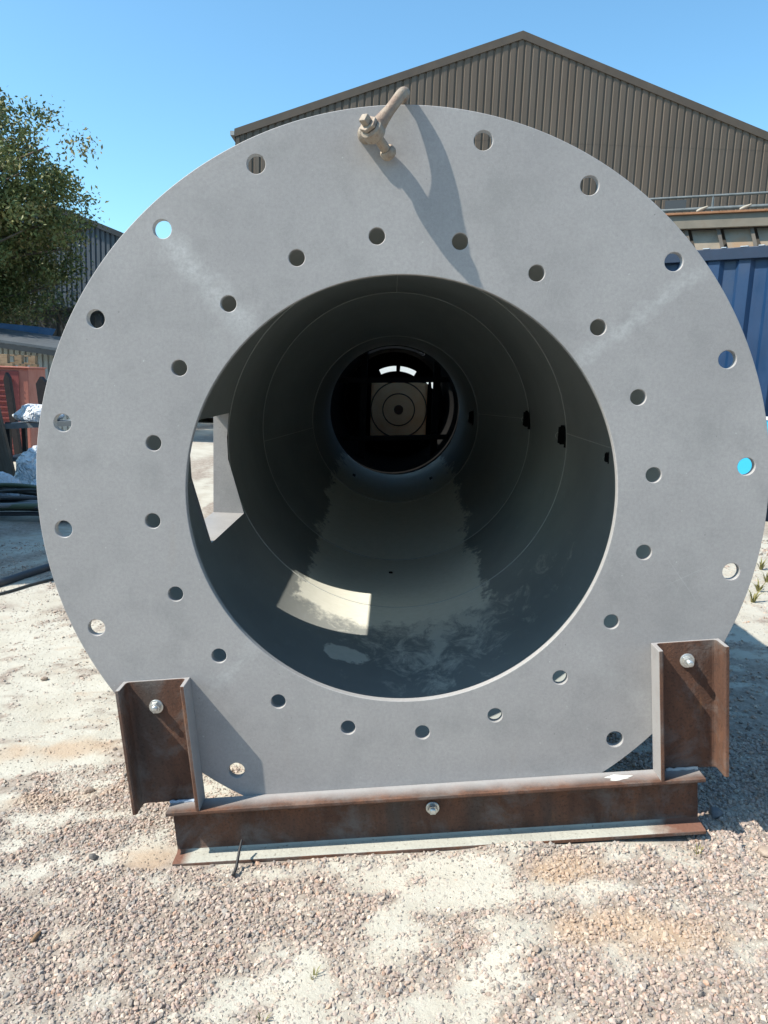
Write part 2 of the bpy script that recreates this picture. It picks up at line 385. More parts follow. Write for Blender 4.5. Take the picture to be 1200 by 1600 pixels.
P = [np.concatenate([q[i] for q in parts]) for i in range(4)]
sv, sf = stones(*P)
sme = fast_mesh('gravel', sv, sf, False)
pal = np.array([(.38, .29, .245), (.43, .345, .29), (.33, .275, .25), (.29, .27, .26), (.20, .175, .165), (.52, .45, .38), (.40, .26, .19), (.13, .12, .12), (.36, .27, .24), (.45, .37, .33)])
pw = np.array([.2, .16, .14, .1, .07, .1, .05, .03, .1, .05])
pc = pal[rng.choice(len(pal), len(P[0]), p=pw/pw.sum())]*rng.uniform(.8, 1.2, (len(P[0]), 1))
dd = np.clip(dust(P[0], P[1])*.55 + rng.random(len(P[0]))*.30 - .14, 0, .6)[:, None]
pc = pc*np.array([.93, .88, .85])*(1-dd) + np.array([.48, .455, .395])*dd
tk = tan_stain(P[0], P[1])[:, None]*.6; pc = pc*(1-tk) + np.array([.43, .30, .20])*tk
ca = sme.color_attributes.new('tint', 'FLOAT_COLOR', 'POINT')
ca.data.foreach_set('color', np.repeat(np.c_[pc, np.ones(len(pc))], 12, 0).astype(np.float32).ravel())
gm = mat('gravel_stone', (.4, .35, .3), .9, 0, .2); g = N(gm)
g.color(g.mix(g.rng(g.noise(g.coord(), 230, 3), .4, .65, 0, .35), g.n('ShaderNodeAttribute', attribute_name='tint').outputs['Color'], (.47, .445, .385)))
tag(link('gravel', sme, gm), 'loose pinkish brown gravel dusted with pale powder over the yard', 'gravel', kind='stuff')

# ---------------------------------------------------------------- steel drum
HR = R(-7.56)                                # turn of the bolt pattern
RI, RO, RB, TP = .585, .992, .82, .022       # bore of the flange, flange radius, drum radius, plate thickness
drum = empty('steel_drum', (0, 0, 0)); tag(drum, 'huge grey primed steel drum with drilled round flange facing the camera', 'drum')
loops = [circ(0, 0, RO, 256), circ(0, 0, RI, 200)]
for k in range(20):
    a = HR + k*math.pi/10
    loops.append(circ(.93*math.sin(a), .93*math.cos(a), .0235, 32)); loops.append(circ(.6823*math.sin(a), .6823*math.cos(a), .0208, 32))
MX = Matrix(((1, 0, 0, 0), (0, 0, -1, TP/2), (0, 1, 0, HC), (0, 0, 0, 1)))
plate2d('flange_plate', loops, TP, PRIMER, drum, MX)
Y1, Y2, Y3, Y4 = 1.665, 2.68, 3.72, 5.4       # ring seams along the drum
WN0, WN1 = .95, Y1 - .03                   # side opening, front and back
ZL, ZH = -.362, .122
aL = math.atan2(-math.sqrt(RB**2-ZL**2), -ZL); aH = math.atan2(-math.sqrt(RB**2-ZH**2), -ZH)   # from the bottom, negative = left
angs = sorted(set([round(-math.pi + 2*math.pi*i/160, 6) for i in range(160)] + [round(aL, 6), round(aH, 6)]))
angs = [a for a in angs if min(abs(a-aL), abs(a-aH)) > .012 or a in (round(aL, 6), round(aH, 6))]
def shell(name, prof, m, holes=False, th=.012):
    mb = MB(); na = len(angs); npf = len(prof); vs = []
    for off in (0, th):
        for (y, r) in prof:
            for a in angs: vs.append(((r+off)*math.sin(a), y, HC - (r+off)*math.cos(a)))
    fs = []
    I = lambda o, j, i: o*npf*na + j*na + i % na
    inwin = lambda j, i: holes and prof[j][0] >= WN0-1e-6 and prof[j+1][0] <= WN1+1e-6 and angs[i] >= aH-1e-5 and angs[(i+1) % na] <= aL+1e-5 and angs[i] < angs[(i+1) % na]
    for j in range(npf-1):
        for i in range(na):
            if inwin(j, i): continue
            fs.append((I(0,j,i), I(0,j,i+1), I(0,j+1,i+1), I(0,j+1,i))); fs.append((I(1,j,i), I(1,j+1,i), I(1,j+1,i+1), I(1,j,i+1)))
    for j in (0, npf-1):
        for i in range(na): fs.append((I(0,j,i), I(0,j,i+1), I(1,j,i+1), I(1,j,i)))
    me = bpy.data.meshes.new(name); me.from_pydata(vs, [], fs)
    me.polygons.foreach_set('use_smooth', [True]*len(fs)); me.set_sharp_from_angle(angle=R(30))
    return link(name, me, m, drum)
shell('shell_section', [(TP+.0005, RB), (WN0, RB), (WN1, RB), (Y1-.003, RB)], LINING, True)
shell('shell_section', [(Y1, RB), (Y2-.003, RB)], LINING)
shell('cone_section', [(Y2, RB), (Y3-.003, .62)], LINING)
shell('shell_section', [(Y3, .62), (Y4, .62)], LINING)
for (y, r, w) in ((Y1-.0015, RB, .0035), (Y2-.0015, RB, .0035), (Y3-.0015, .62, .004)):
    MB().ring((0, y, HC), (0, 1, 0), r-.0005, w, 160, 6).build('weld_seam', SEAM, drum, 60)
def longseam(a0, a1, y0, r0, y1, r1):
    pts = []
    for i in range(9):
        t = i/8; a = a0+(a1-a0)*t; r = r0+(r1-r0)*t - .0005
        pts.append((r*math.sin(a), y0+(y1-y0)*t, HC - r*math.cos(a)))
    MB().tube(pts, .0026, 6).build('weld_seam', SEAM, drum, 60)
longseam(R(-82), R(-82), .1, RB, WN0-.01, RB); longseam(R(96), R(96), .3, RB, Y1-.01, RB)
longseam(R(-83), R(-83), Y2+.01, RB, Y3-.01, .62); longseam(R(97), R(97), Y2+.01, RB, Y3-.01, .62)
longseam(R(182), R(182), Y1+.02, RB, Y2-.02, RB)
# short square duct round the side opening
XO = -.885
fr = MB(); t = .008
inx = lambda z, r=RB: -math.sqrt(r*r - z*z)
fr.add([(inx(ZH), WN1, HC+ZH), (XO, WN1, HC+ZH), (XO, WN1, HC+ZL), (inx(ZL), WN1, HC+ZL), (inx(-.1), WN1, HC-.1), (inx(0), WN1, HC),
        (inx(ZH), WN1+t, HC+ZH), (XO, WN1+t, HC+ZH), (XO, WN1+t, HC+ZL), (inx(ZL), WN1+t, HC+ZL), (inx(-.1), WN1+t, HC-.1), (inx(0), WN1+t, HC)],
       [(0,1,2,3,4,5), (11,10,9,8,7,6), (1,7,8,2), (0,6,7,1), (2,8,9,3), (3,9,10,4), (4,10,11,5), (5,11,6,0)])
fr.build('duct_side', PRIMER, drum)
fr = MB(); fr.add([(inx(ZH), WN0, HC+ZH), (XO, WN0, HC+ZH), (XO, WN0, HC+ZL), (inx(ZL), WN0, HC+ZL), (inx(-.1), WN0, HC-.1), (inx(0), WN0, HC),
        (inx(ZH), WN0-t, HC+ZH), (XO, WN0-t, HC+ZH), (XO, WN0-t, HC+ZL), (inx(ZL), WN0-t, HC+ZL), (inx(-.1), WN0-t, HC-.1), (inx(0), WN0-t, HC)],
       [(5,4,3,2,1,0), (6,7,8,9,10,11), (1,2,8,7), (0,1,7,6), (2,3,9,8), (3,4,10,9), (4,5,11,10), (5,0,6,11)])
fr.build('duct_side', PRIMER, drum)
MB().box(XO, inx(ZL), WN0-t, WN1+t, HC+ZL-t, HC+ZL-.0004).build('duct_floor', PRIMER, drum)
MB().box(XO, inx(ZH), WN0-t, WN1+t, HC+ZH+.0004, HC+ZH+t).build('duct_roof', PRIMER, drum)
# black clamp brackets standing on the right-hand seams
def bracket(y, r, z, s=1.0):
    b = MB(); xw = math.sqrt(r*r - z*z)
    b.box(xw-.012*s, xw+.004, y-.005*s, y+.008*s, HC+z-.075*s, HC+z+.075*s)
    b.box(xw-.045*s, xw+.004, y+.010*s, y+.042*s, HC+z-.05*s, HC+z+.05*s)
    b.box(xw-.030*s, xw+.004, y+.042*s, y+.056*s, HC+z-.06*s, HC+z-.035*s); b.box(xw-.030*s, xw+.004, y+.042*s, y+.056*s, HC+z+.035*s, HC+z+.06*s)
    o = b.build('bracket', BLACK, drum, None, .002)
    lp = [(xw-.012*s - .035*s*math.sin(q), y+.056*s + .045*s*math.sin(q), HC+z - .006 + .028*s*math.cos(q)) for q in [math.pi*i/10 for i in range(11)]]
    MB().tube(lp, .0028*s, 6).build('wire_loop', SEAM, o, 60)
bracket(1.667, RB, .075, .78); bracket(2.66, RB, .10, .82); bracket(4.05, .62, .03, .8); bracket(.93, RB, .045, .32)
MB().lathe([(0, 0), (0, .012), (.006, .012), (.006, 0)], (0.0, 2.35, HC-RB+.001), (0, 0, 1), 12).build('drain_plug', BLACK, drum)
# rear cradle that carries the drum
cr = empty('rear_cradle', (0, 4.5, 0)); tag(cr, 'rusty steel cradle under the far end of the drum', 'cradle')
MB().box(-.6, .6, -.09, .09, -.02, .15).build('base_beam', RUST, cr, None, .004)
for s_ in (-1, 1): MB().bar((s_*.5, 0, .15), (s_*.36, 0, HC-.51), .09, .12, (0, 1, 0)).build('strut', RUST, cr)

# ---------------------------------------------------------------- front support of channel iron
sup = empty('support_frame', (0, 0, HC), 0, -R(6.5)); tag(sup, 'rusty channel iron support frame bolted to the foot of the flange', 'support frame')
FL = .070; W = .009; E0 = -.0006             # flange depth, web, gap to the plate
def channel(name, x0, x1, z0, z1, horizontal, mats, fd=FL):
    """channel section with its web against the plate and both flanges towards the viewer"""
    mb = MB(); tf = .0125; y0 = -fd; fil = .010
    if horizontal: a0, a1 = z0, z1
    else: a0, a1 = x0, x1
    # profile in (a, y)
    pr = [(a0, E0), (a0, y0), (a0+tf*.75, y0), (a0+tf, y0+.004), (a0+tf, -W-fil)]
    pr += [(a0+tf+fil*(1-math.cos(q)), -W-fil*(1-math.sin(q))) for q in (R(30), R(60), R(90))]
    pr += [(a1-(p[0]-a0), p[1]) for p in reversed(pr)]
    n = len(pr); vs = []
    for e in ((x0, x1) if horizontal else (z0, z1)):
        for (a, y) in pr: vs.append((e, y, a) if horizontal else (a, y, e))
    fs = [tuple(range(n)), tuple(range(2*n-1, n-1, -1))] + [(i, i+n, (i+1) % n+n, (i+1) % n) for i in range(n)]
    mb.add(vs, fs)
    me = mb.mesh(name)
    for m_ in mats: me.materials.append(m_)
    o = bpy.data.objects.new(name, me); COL.objects.link(o); o.parent = sup
    b = o.modifiers.new('bevel', 'BEVEL'); b.width = .0012; b.segments = 1; b.limit_method = 'ANGLE'; b.angle_limit = R(50)
    return o
bb = channel('base_channel', -.732, .792, -1.012, -.842, True, [RUST, RUST_TOP, DUSTY])
for p_ in bb.data.polygons:
    c, n_ = p_.center, p_.normal
    if n_.z > .8 and c.z > -.86: p_.material_index = 1
    if n_.z > .5 and c.z < -.95: p_.material_index = 2
for (x0, x1, zt, inner) in ((-.825, -.633, -.468, 1), (.667, .856, -.460, -1)):
    u = channel('upright_channel', x0, x1, -.8415, zt, False, [RUST, RUST_OVER])
    for p_ in u.data.polygons:
        if p_.normal.x*inner > .9 and abs(p_.center.x - (x1 if inner > 0 else x0)) < .005: p_.material_index = 1
        if p_.normal.z > .9: p_.material_index = 1
def bolt(x, z, name='bolt', tilt=0, s=1.0, ln=.026):
    o = MB().lathe([(0, 0), (0, .0205*s), (.0035, .0205*s), (.0045, .019*s), (.0045, 0)], (x, -W-.0003, z), (0, -1, 0), 28).build(name, ZINC, sup, 30)
    nb = MB(); r = .0155*s; pr = []
    for h in (.0048, .0175):
        for k in range(6): pr.append((x + r*math.cos(R(60*k+tilt)), -W-h, z + r*math.sin(R(60*k+tilt))))
    nb.add(pr, [(5,4,3,2,1,0), (6,7,8,9,10,11)] + [(k, (k+1) % 6, (k+1) % 6+6, k+6) for k in range(6)]); nb.build('nut', ZINC, o, None, .0012)
    prof = [(.0175, 0), (.0175, .0085*s)]
    h = .0176
    while h < ln: prof += [(h+.001, .0088*s), (h+.002, .0078*s)]; h += .002
    prof += [(h+.001, .006*s), (h+.001, 0)]
    MB().lathe(prof, (x, -W, z), (0, -1, 0), 20).build('thread', ZINC, o, 30)
bolt(-.737, -.545, tilt=10, ln=.022); bolt(.764, -.515, tilt=22, ln=.030); bolt(.026, -.913, tilt=0, s=.95, ln=.022)
# white weld dressing at the feet of the uprights
wd = MB(); wd.add([(.56+.034*math.cos(q)*(1+.3*math.sin(5*q)), -.034+.015*math.sin(q)*(1+.3*math.cos(3*q)), -.8413) for q in [2*math.pi*i/26 for i in range(26)]], [tuple(range(26))])
wd.build('primer_dab', WHITEPASTE, sup)
for (xa, xb) in ((-.735, -.66), (.70, .79)):
    MB().tube([(xa+(xb-xa)*i/8, -W-.004+.002*math.sin(i*2.1), -.8405) for i in range(9)], [.004+.0025*math.sin(i*1.7)**2 for i in range(9)], 6).build('weld_bead', noisy('weld_slag', (.5, .55, .6), (.2, .3, .45), 60, .5) if xa < 0 else WHITEPASTE, sup, 60)

# ---------------------------------------------------------------- shackle hooked through the top hole
hk = Vector((.93*math.sin(HR), 0, HC + .93*math.cos(HR)))
sh = empty('bow_shackle', hk); tag(sh, 'worn steel bow shackle hanging through the top hole of the flange', 'shackle')
def Lc(x, y, z): return Vector((x, y, z + HC)) - hk
pN, pE, pH = Lc(-.130, -.100, .930), Lc(-.105, -.064, .906), Lc(-.0705, -.0225, .874)
ax = (pH - pN).normalized()
# boss in the hole and rear leg
MB().lathe([(-.035, 0), (-.035, .0215), (.020, .0215), (.027, .020), (.031, .015), (.032, 0)], Lc(-.1255, 0, .917), (0.05, -1, -.05), 32).build('boss', SHACKLE, sh, 40)
MB().tube([pE - ax*.016, pH], .0125, 16).build('pin', SHACKLE, sh, 40)
MB().lathe([(-.004, 0), (-.004, .016), (.0, .0195), (.010, .0205), (.017, .018), (.020, .010), (.0205, 0)], pH - ax*.004, ax, 28).build('pin_head', SHACKLE, sh, 40)
MB().lathe([(-.017, 0), (-.017, .022), (-.012, .0275), (.010, .0275), (.016, .022), (.016, 0)], pE, ax, 32).build('eye', SHACKLE, sh, 40)
nb = MB(); a_ = ax.orthogonal().normalized(); b_ = ax.cross(a_)
def hexa(c, ax, r, h, n=6):
    m = MB(); vs = []
    for hh in (0, h):
        for k in range(n): vs.append(c + ax*hh + (a_*math.cos(2*math.pi*k/n+.3) + b_*math.sin(2*math.pi*k/n+.3))*r)
    m.add(vs, [tuple(range(n-1, -1, -1)), tuple(range(n, 2*n))] + [(k, (k+1) % n, (k+1) % n+n, k+n) for k in range(n)]); return m
hexa(pE - ax*.029, ax, .0235, .0105).build('nut', SHACKLE, sh, None, .002)
hexa(pE - ax*.048, ax, .0145, .020, 4).build('pin_end', SHACKLE, sh, None, .003)
tip = Lc(-.036, -.028, 1.010)
bow = [pE + Vector((.004, .0, .006)), pE.lerp(tip, .3) + Vector((0, -.006, 0)), pE.lerp(tip, .65) + Vector((0, -.006, 0)), tip + Vector((-.006, -.002, -.006)), tip + Vector((.002, .012, .003)), tip + Vector((.001, .036, .002)), tip + Vector((-.008, .062, -.012)), tip + Vector((-.045, .085, -.05)), Lc(-.12, .06, .92), Lc(-.1255, .03, .917)]
def smooth_path(p, k=6):
    out = []
    for i in range(len(p)-1):
        p0, p1, p2, p3 = p[max(i-1, 0)], p[i], p[i+1], p[min(i+2, len(p)-1)]
        for j in range(k):
            t = j/k; out.append(.5*((2*p1) + (p2-p0)*t + (2*p0-5*p1+4*p2-p3)*t*t + (3*p1-p0-3*p2+p3)*t**3))
    return out + [p[-1]]
bp = smooth_path([Vector(q) for q in bow])
MB().tube(bp, [max(.0135, .0225 - .0009*i) for i in range(len(bp))], 18).build('bow', SHACKLE2, sh, 50)

# ---------------------------------------------------------------- burner seen through the far end of the drum
bu = empty('burner_unit', (0, 6.0, 0)); tag(bu, 'black framed burner with beige square refractory block beyond the drum', 'burner')
BEIGE = noisy('refractory', (.80, .40, .19), (.85, .50, .27), 5, .9, 0, .3, 60)
GROOVE = mat('burner_groove', (.10, .045, .025), .9)
def casing(y0, y1, gap):
    m = MB(); vs = []; fs = []; n = 64; A = [R(gap/2) + (2*math.pi-R(gap))*i/n for i in range(n+1)]
    for r_ in (.635, .66):
        for y in (y0, y1): vs += [(r_*math.sin(a), y, HC + r_*math.cos(a)) for a in A]
    q = n+1
    for i in range(n): fs += [(i, i+1, q+i+1, q+i), (2*q+i, 3*q+i, 3*q+i+1, 2*q+i+1), (i, 2*q+i, 2*q+i+1, i+1), (q+i, q+i+1, 3*q+i+1, 3*q+i)]
    if gap: fs += [(0, q, 3*q, 2*q), (n, 2*q+n, 3*q+n, q+n)]
    m.add(vs, fs).build('casing', BLACK, bu, 30)
casing(-.5, .05, 0); casing(.0505, .62, 56); casing(.6205, 2.2, 0)
for (za, zb, h) in ((.262, .318, .055), (-.345, -.275, .05)):
    MB().bar((-.60, .02, HC+za), (.60, .02, HC+zb), .05, h).build('cross_bar', BLACK, bu)
for x in (-.33, .43): MB().bar((x, .08, HC-.55), (x, .08, HC+.55), .07, .07, (0, 1, 0)).build('upright_bar', BLACK, bu)
blk = MB().box(-.275, .385, 1.0, 1.25, HC-.39, HC+.265).build('block', BEIGE, bu, None, .03)
for r_ in (.185, .325): MB().ring((.055, 1.0, HC-.055), (0, 1, 0), r_, .007, 64, 8).build('groove_ring', GROOVE, blk, 60)
MB().lathe([(-.005, 0), (-.005, .02), (-.012, .03), (-.012, .05), (0, .055)], (.055, 1.0, HC-.055), (0, 1, 0), 24).build('nozzle', GROOVE, blk, 40)
seg = lambda cx, cz, r, a0, a1, w: [(cx + r*math.cos(R(a0+(a1-a0)*i/14)), cz + r*math.sin(R(a0+(a1-a0)*i/14))) for i in range(15)] + [(cx + (r-w)*math.cos(R(a1+(a0-a1)*i/14)), cz + (r-w)*math.sin(R(a1+(a0-a1)*i/14))) for i in range(15)]
bl_ = [circ(0, 0, .634, 96), seg(.03, -.06, .52, 62, 86, .065), seg(.03, -.06, .52, 92, 117, .065), [(.50, .27), (.57, .22), (.53, .16), (.48, .20), (.47, .27)], [(.40, .27), (.44, .27), (.43, .24)]]
plate2d('back_plate', bl_, .012, BLACK, bu, Matrix(((1, 0, 0, 0), (0, 0, -1, 2.0), (0, 1, 0, HC), (0, 0, 0, 1))))
MB().box(-.5, .5, 0, 1.8, 0, .36).build('stand', RUST, bu)
cab = empty('bright_backdrop_cabin', (.3, 15, 0)); tag(cab, 'white cabin added far behind the drum as a bright backdrop', 'cabin')  # pale cabin added so the burner's back openings look out on something bright
WHITEW = noisy('white_cladding', (.70, .70, .67), (.80, .80, .77), 2, .6)
MB().box(-3, 3, 0, 2.4, .12, 2.75).build('wall', WHITEW, cab, None, .01)
MB().box(-3.1, 3.1, -.1, 2.5, 2.75, 2.9).build('roof', noisy('cabin_roof', (.45, .45, .45), (.55, .55, .54)), cab, None, .01)
for x in (-2, 1.1): MB().box(x, x+1, -.03, .02, 1.1, 2.1).build('window', mat('dark_glass', (.03, .04, .05), .1), cab)

# ---------------------------------------------------------------- brown clad gable building
def corrugated(name, x0, x1, zb, ztop, pitch, groove, depth, m, parent, y=0, skew=.25):
    """vertical profiled sheet in the x-z plane facing -y; grooves recessed; ztop(x) gives the upper edge"""
    mb = MB(); x = x0; xs = []
    g2 = groove*skew
    while x < x1:
        xs += [(x, 0), (x + pitch - groove, 0), (x + pitch - groove + g2*.25, depth), (x + pitch - g2*1.5, depth)]; x += pitch
    xs.append((x, 0))
    xs = [q for q in xs if q[0] <= x1]
    vs = []
    for (xx, d) in xs: vs += [(xx, y + d, zb(xx) if callable(zb) else zb), (xx, y + d, ztop(xx))]
    mb.add(vs, [(2*i, 2*i+2, 2*i+3, 2*i+1) for i in range(len(xs)-1)])
    me = bpy.data.meshes.new(name); me.from_pydata(mb.v, [], mb.f); return link(name, me, m, parent)
BROWN = noisy('brown_cladding', (.098, .071, .051), (.122, .09, .066), 1.2, .55, 0, 0, stretch=(1, 1, .25))
g = N(BROWN); bc = g.b.inputs['Base Color'].links[0].from_socket; cx = g.sep(g.coord())[0]
sn = g.n('ShaderNodeTexWhiteNoise', noise_dimensions='1D'); g.l(g.math('FLOOR', g.math('DIVIDE', cx, .866)), sn.inputs['W'])
bc = g.mix(g.rng(sn.outputs['Value'], 0, 1, 0, .28), bc, (.075, .064, .052))
bc = g.mix(g.rng(g.noise(g.scale(g.coord(), (6, 6, .12)), 3, 5, .6), .52, .75, 0, .35), bc, (.17, .15, .125)); g.color(bc)
BROWN2 = noisy('brown_trim', (.078, .058, .043), (.10, .075, .055), 2, .55)
hall = empty('clad_hall', (3.32, 22, 0)); tag(hall, 'tall brown ribbed metal hall with a gable roof behind the flange', 'building')
HA, SL = 11.05, .352
hw = 8.25
top_l = lambda x: HA - .0 - SL*abs(x)*(1 if x < 0 else .955)
corrugated('cladding', -hw+.15, 13, 8.25, lambda x: top_l(x)-.02, .2165, .078, .032, BROWN, hall, 0)
corrugated('cladding', -hw+.15, 13, 0, lambda x: 8.27, .2165, .078, .032, BROWN, hall, .004)
for s_ in (-1, 1):
    X = -hw if s_ < 0 else 13
    b = MB(); f_ = lambda x: HA - SL*abs(x)*(1 if x < 0 else .955)
    b.add([(0, -.035, f_(0)+.16), (X, -.035, f_(X)+.16), (X, -.035, f_(X)-.06), (0, -.035, f_(0)-.06), (0, .1, f_(0)+.16), (X, .1, f_(X)+.16), (X, .1, f_(X)-.06), (0, .1, f_(0)-.06)],
          [(0,1,2,3), (7,6,5,4), (0,4,5,1), (3,2,6,7), (1,5,6,2), (0,3,7,4)]); b.build('barge_trim', BROWN2, hall)
    b = MB(); b.add([(0, .1, f_(0)+.1), (X, .1, f_(X)+.1), (X, 30, f_(X)+.1), (0, 30, f_(0)+.1), (0, .1, f_(0)), (X, .1, f_(X)), (X, 30, f_(X)), (0, 30, f_(0))],
          [(0,1,2,3), (7,6,5,4), (0,4,5,1), (3,2,6,7), (1,5,6,2), (0,3,7,4)]); b.build('roof', BROWN2, hall)
    MB().box(X-.05 if s_ > 0 else X, X if s_ > 0 else X+.05, .1, 30, 0, f_(X)).build('side_wall', BROWN, hall)
MB().box(-hw-.12, -hw, -.04, 30, top_l(-hw)-.02, top_l(-hw)+.10).build('gutter', noisy('pvc_gutter', (.3, .3, .3), (.36, .36, .36)), hall)
MB().box(-hw+.05, -hw+.15, -.02, .05, 0, top_l(-hw)-.05).build('corner_post', BROWN2, hall)

bh = empty('sky_fill_blocker', (0, -15, 0)); tag(bh, 'unseen brown hall added behind the camera to cut sky fill on the flange', 'building')  # unseen hall, added to hold back sky fill from the flange
MB().box(-17, 17, -12, 0, -.1, 5.5).build('wall', BROWN, bh)
MB().add([(-17.3, .3, 5.4), (17.3, .3, 5.4), (17.3, -6, 7.4), (-17.3, -6, 7.4), (-17.3, -12.3, 5.4), (17.3, -12.3, 5.4)], [(0,1,2,3), (3,2,5,4), (0,3,4), (1,5,2), (0,4,5,1)]).build('roof', BROWN2, bh)
for x in (-10, 2): MB().box(x, x+4.5, -.02, .06, -.05, 4.6).build('roller_door', noisy('roller_door_grey', (.25, .26, .27), (.32, .33, .34), 3), bh)

# ---------------------------------------------------------------- blue container, canopy and handrail on the right
def along(p, d, s): return (p[0]+d[0]*s, p[1]+d[1]*s)
cyaw = math.atan2(5.3934-5.7584, 3.3863-2.9102)
BLUE = noisy('container_blue', (.005, .026, .075), (.010, .040, .105), 2.5, .5, 0, .1, 80, c2=(.03, .05, .09), stretch=(1, 1, .4))
BLUE2 = noisy('container_rail_blue', (.006, .019, .046), (.010, .027, .062), 6, .55)
ct = empty('shipping_container', (2.9102, 5.7584, .08), cyaw); tag(ct, 'blue corrugated shipping container right of the drum', 'container')
CT = 2.59
xs = -1.0; mbc = MB(); prof = []
x = xs
while x < 5: prof += [(x, 0), (x+.07, 0), (x+.105, .036), (x+.21, .036), (x+.245, 0)]; x += .278
vs = []
for (xx, d) in prof: vs += [(xx, .03+d, .16), (xx, .03+d, CT-.11)]
mbc.add(vs, [(2*i, 2*i+2, 2*i+3, 2*i+1) for i in range(len(prof)-1)])
me = bpy.data.meshes.new('side_panel'); me.from_pydata(mbc.v, [], mbc.f); link('side_panel', me, BLUE, ct)
MB().box(xs-.05, 5.05, 0, .08, CT-.11, CT).build('top_rail', BLUE2, ct, None, .006)
MB().box(xs-.05, 5.05, 0, .08, .0, .16).build('bottom_rail', BLUE2, ct, None, .006)
for x in (xs-.10, 5.0): MB().box(x, x+.1, -.01, .1, 0, CT+.004).build('corner_post', BLUE2, ct, None, .006)
MB().box(xs-.05, 5.05, .08, 2.4, CT-.05, CT-.004).build('roof', BLUE2, ct)
MB().box(xs-.06, xs-.01, .1, 2.4, 0, CT-.05).build('end_wall', BLUE, ct)
for (x, w) in ((.02, .06), (.19, .045), (.36, .07), (.52, .05)):
    MB().box(x, x+w, -.004, .07, CT+.001, CT+.008).build('paint_chip', noisy('bare_edge', (.35, .42, .5), (.5, .55, .6)), ct)
cy = empty('framed_board', (3.18, 5.30, .12), cyaw); tag(cy, 'bright cyan board with white frame leaning on the blue container', 'board')
MB().box(0, .8, -.02, .0, .32, .96).build('panel', mat('cyan_panel', (.04, .42, .68), .4), cy)
for (a, b, c, d) in ((-.03, .0, .29, .99), (.8, .83, .29, .99), (0, .8, .29, .32), (0, .8, .96, .99)): MB().box(a, b, -.03, .01, c, d).build('frame', WHITEW, cy)
WOODB = noisy('weathered_board', (.20, .12, .07), (.30, .19, .11), 6, .8, 0, .3, 60, stretch=(4, 4, .4))
for i in range(4):
    o = MB().box(-.045, .045, -.012, .012, 0, 1.25).build('timber_board', WOODB)
    o.location = (2.90+.075*i, 5.42-.06*i, .07); o.rotation_euler = (R(-8), R(3*i), cyaw)
    tag(o, ('leftmost', 'second from left', 'third from left', 'rightmost')[i] + ' of the brown boards leaning on the blue container', 'board', 'brown boards leaning on the container')

cv = Vector((5.3846-4.1673, 9.8799-10.4147)); dyaw = math.atan2(cv.y, cv.x)
TAN = noisy('galvanised_fascia', (.13, .115, .09), (.19, .165, .13), 1.6, .5, 0, .15, 8, c2=(.15, .10, .065))
PANEL = noisy('canopy_panel', (.20, .165, .12), (.28, .235, .18), 2.5, .35, 0, .1, 6, c2=(.30, .20, .12))
RUSTE = noisy('rusty_edge', (.20, .09, .04), (.30, .15, .08), 9, .8, 0, .3, 60)
can = empty('steel_canopy', (4.1673, 10.4147, 0), dyaw); tag(can, 'galvanised steel canopy with rusty edge above the blue container', 'canopy')
ZT = 2.95 + HC
MB().box(-1.6, 6, 0, .08, ZT-.23, ZT-.03).build('fascia', TAN, can, None, .006)
MB().box(-1.6, 6, -.05, .09, ZT-.03, ZT).build('edge_angle', RUSTE, can, None, .004)
for i in range(9):
    x0 = -1.55 + i*.46*1.0
    MB().add([(x0+.10, .10, ZT-.53), (x0+.47, .10, ZT-.53), (x0+.37, .16, ZT-.23), (x0, .16, ZT-.23), (x0+.10, .115, ZT-.53), (x0+.47, .115, ZT-.53), (x0+.37, .175, ZT-.23), (x0, .175, ZT-.23)],
             [(0,1,2,3), (7,6,5,4), (0,4,5,1), (1,5,6,2), (2,6,7,3), (3,7,4,0)]).build('panel', PANEL, can)
    MB().bar((x0+.055+.43, .05, ZT-.55), (x0-.045+.43, .10, ZT-.22), .05, .05, (0, 1, 0)).build('strut', noisy('strut_steel', (.09, .08, .07), (.14, .12, .10)), can)
MB().box(-1.6, 6, .02, .14, ZT-.585, ZT-.55).build('bottom_angle', RUSTE, can, None, .004)
MB().box(-1.6, 6, .2, 3.2, ZT-.10, ZT-.06).build('roof', TAN, can)
MB().box(-1.6, 6, .35, .40, 0.05, ZT-.10).build('rear_sheet', noisy('canopy_rear', (.06, .06, .055), (.09, .085, .08)), can)
for x in (-1.5, 2.2, 5.9): MB().box(x, x+.1, .2, .3, 0, ZT-.1).build('post', RUST, can)
STEELG = noisy('galv_rail', (.10, .115, .12), (.15, .165, .17), 12, .5, .2)
hr_ = empty('handrail', (4.4805, 11.7337, ZT-.08), math.atan2(11.0882-11.7337, 5.9042-4.4805)); tag(hr_, 'galvanised pipe handrail running along the canopy roof', 'handrail')
for z in (.60, .40): MB().tube([(-1.8, 0, z), (5.5, 0, z)], .022 if z > .5 else .03, 8).build('rail', STEELG, hr_, 60)
for x in (-1.2, .75, 2.7, 4.6): MB().tube([(x, 0, .0), (x, 0, .62)], .018, 8).build('post', STEELG, hr_, 60)
MB().box(.0, .33, -.02, .04, .42, .56).build('mounting_plate', mat('dark_plate', (.03, .035, .04), .5), hr_)
for i, x in enumerate((.35, .95, 1.65)):
    o = MB().tube([(0, 0, 0), (.06, .02, .03), (.15, .05, .075)], [.018, .025, .012], 8).build('bracket_stub', noisy('stub', (.33, .28, .22), (.45, .40, .32), 20), None, 60)
    p_ = Vector((4.1673, 10.4147)) + cv.normalized()*x; o.location = (p_.x, p_.y, ZT+.016); o.rotation_euler = (0, 0, dyaw)
    tag(o, ('leftmost', 'middle', 'rightmost')[i] + ' of the small tan stubs on the rusty canopy edge', 'stub', 'stubs on the canopy edge')

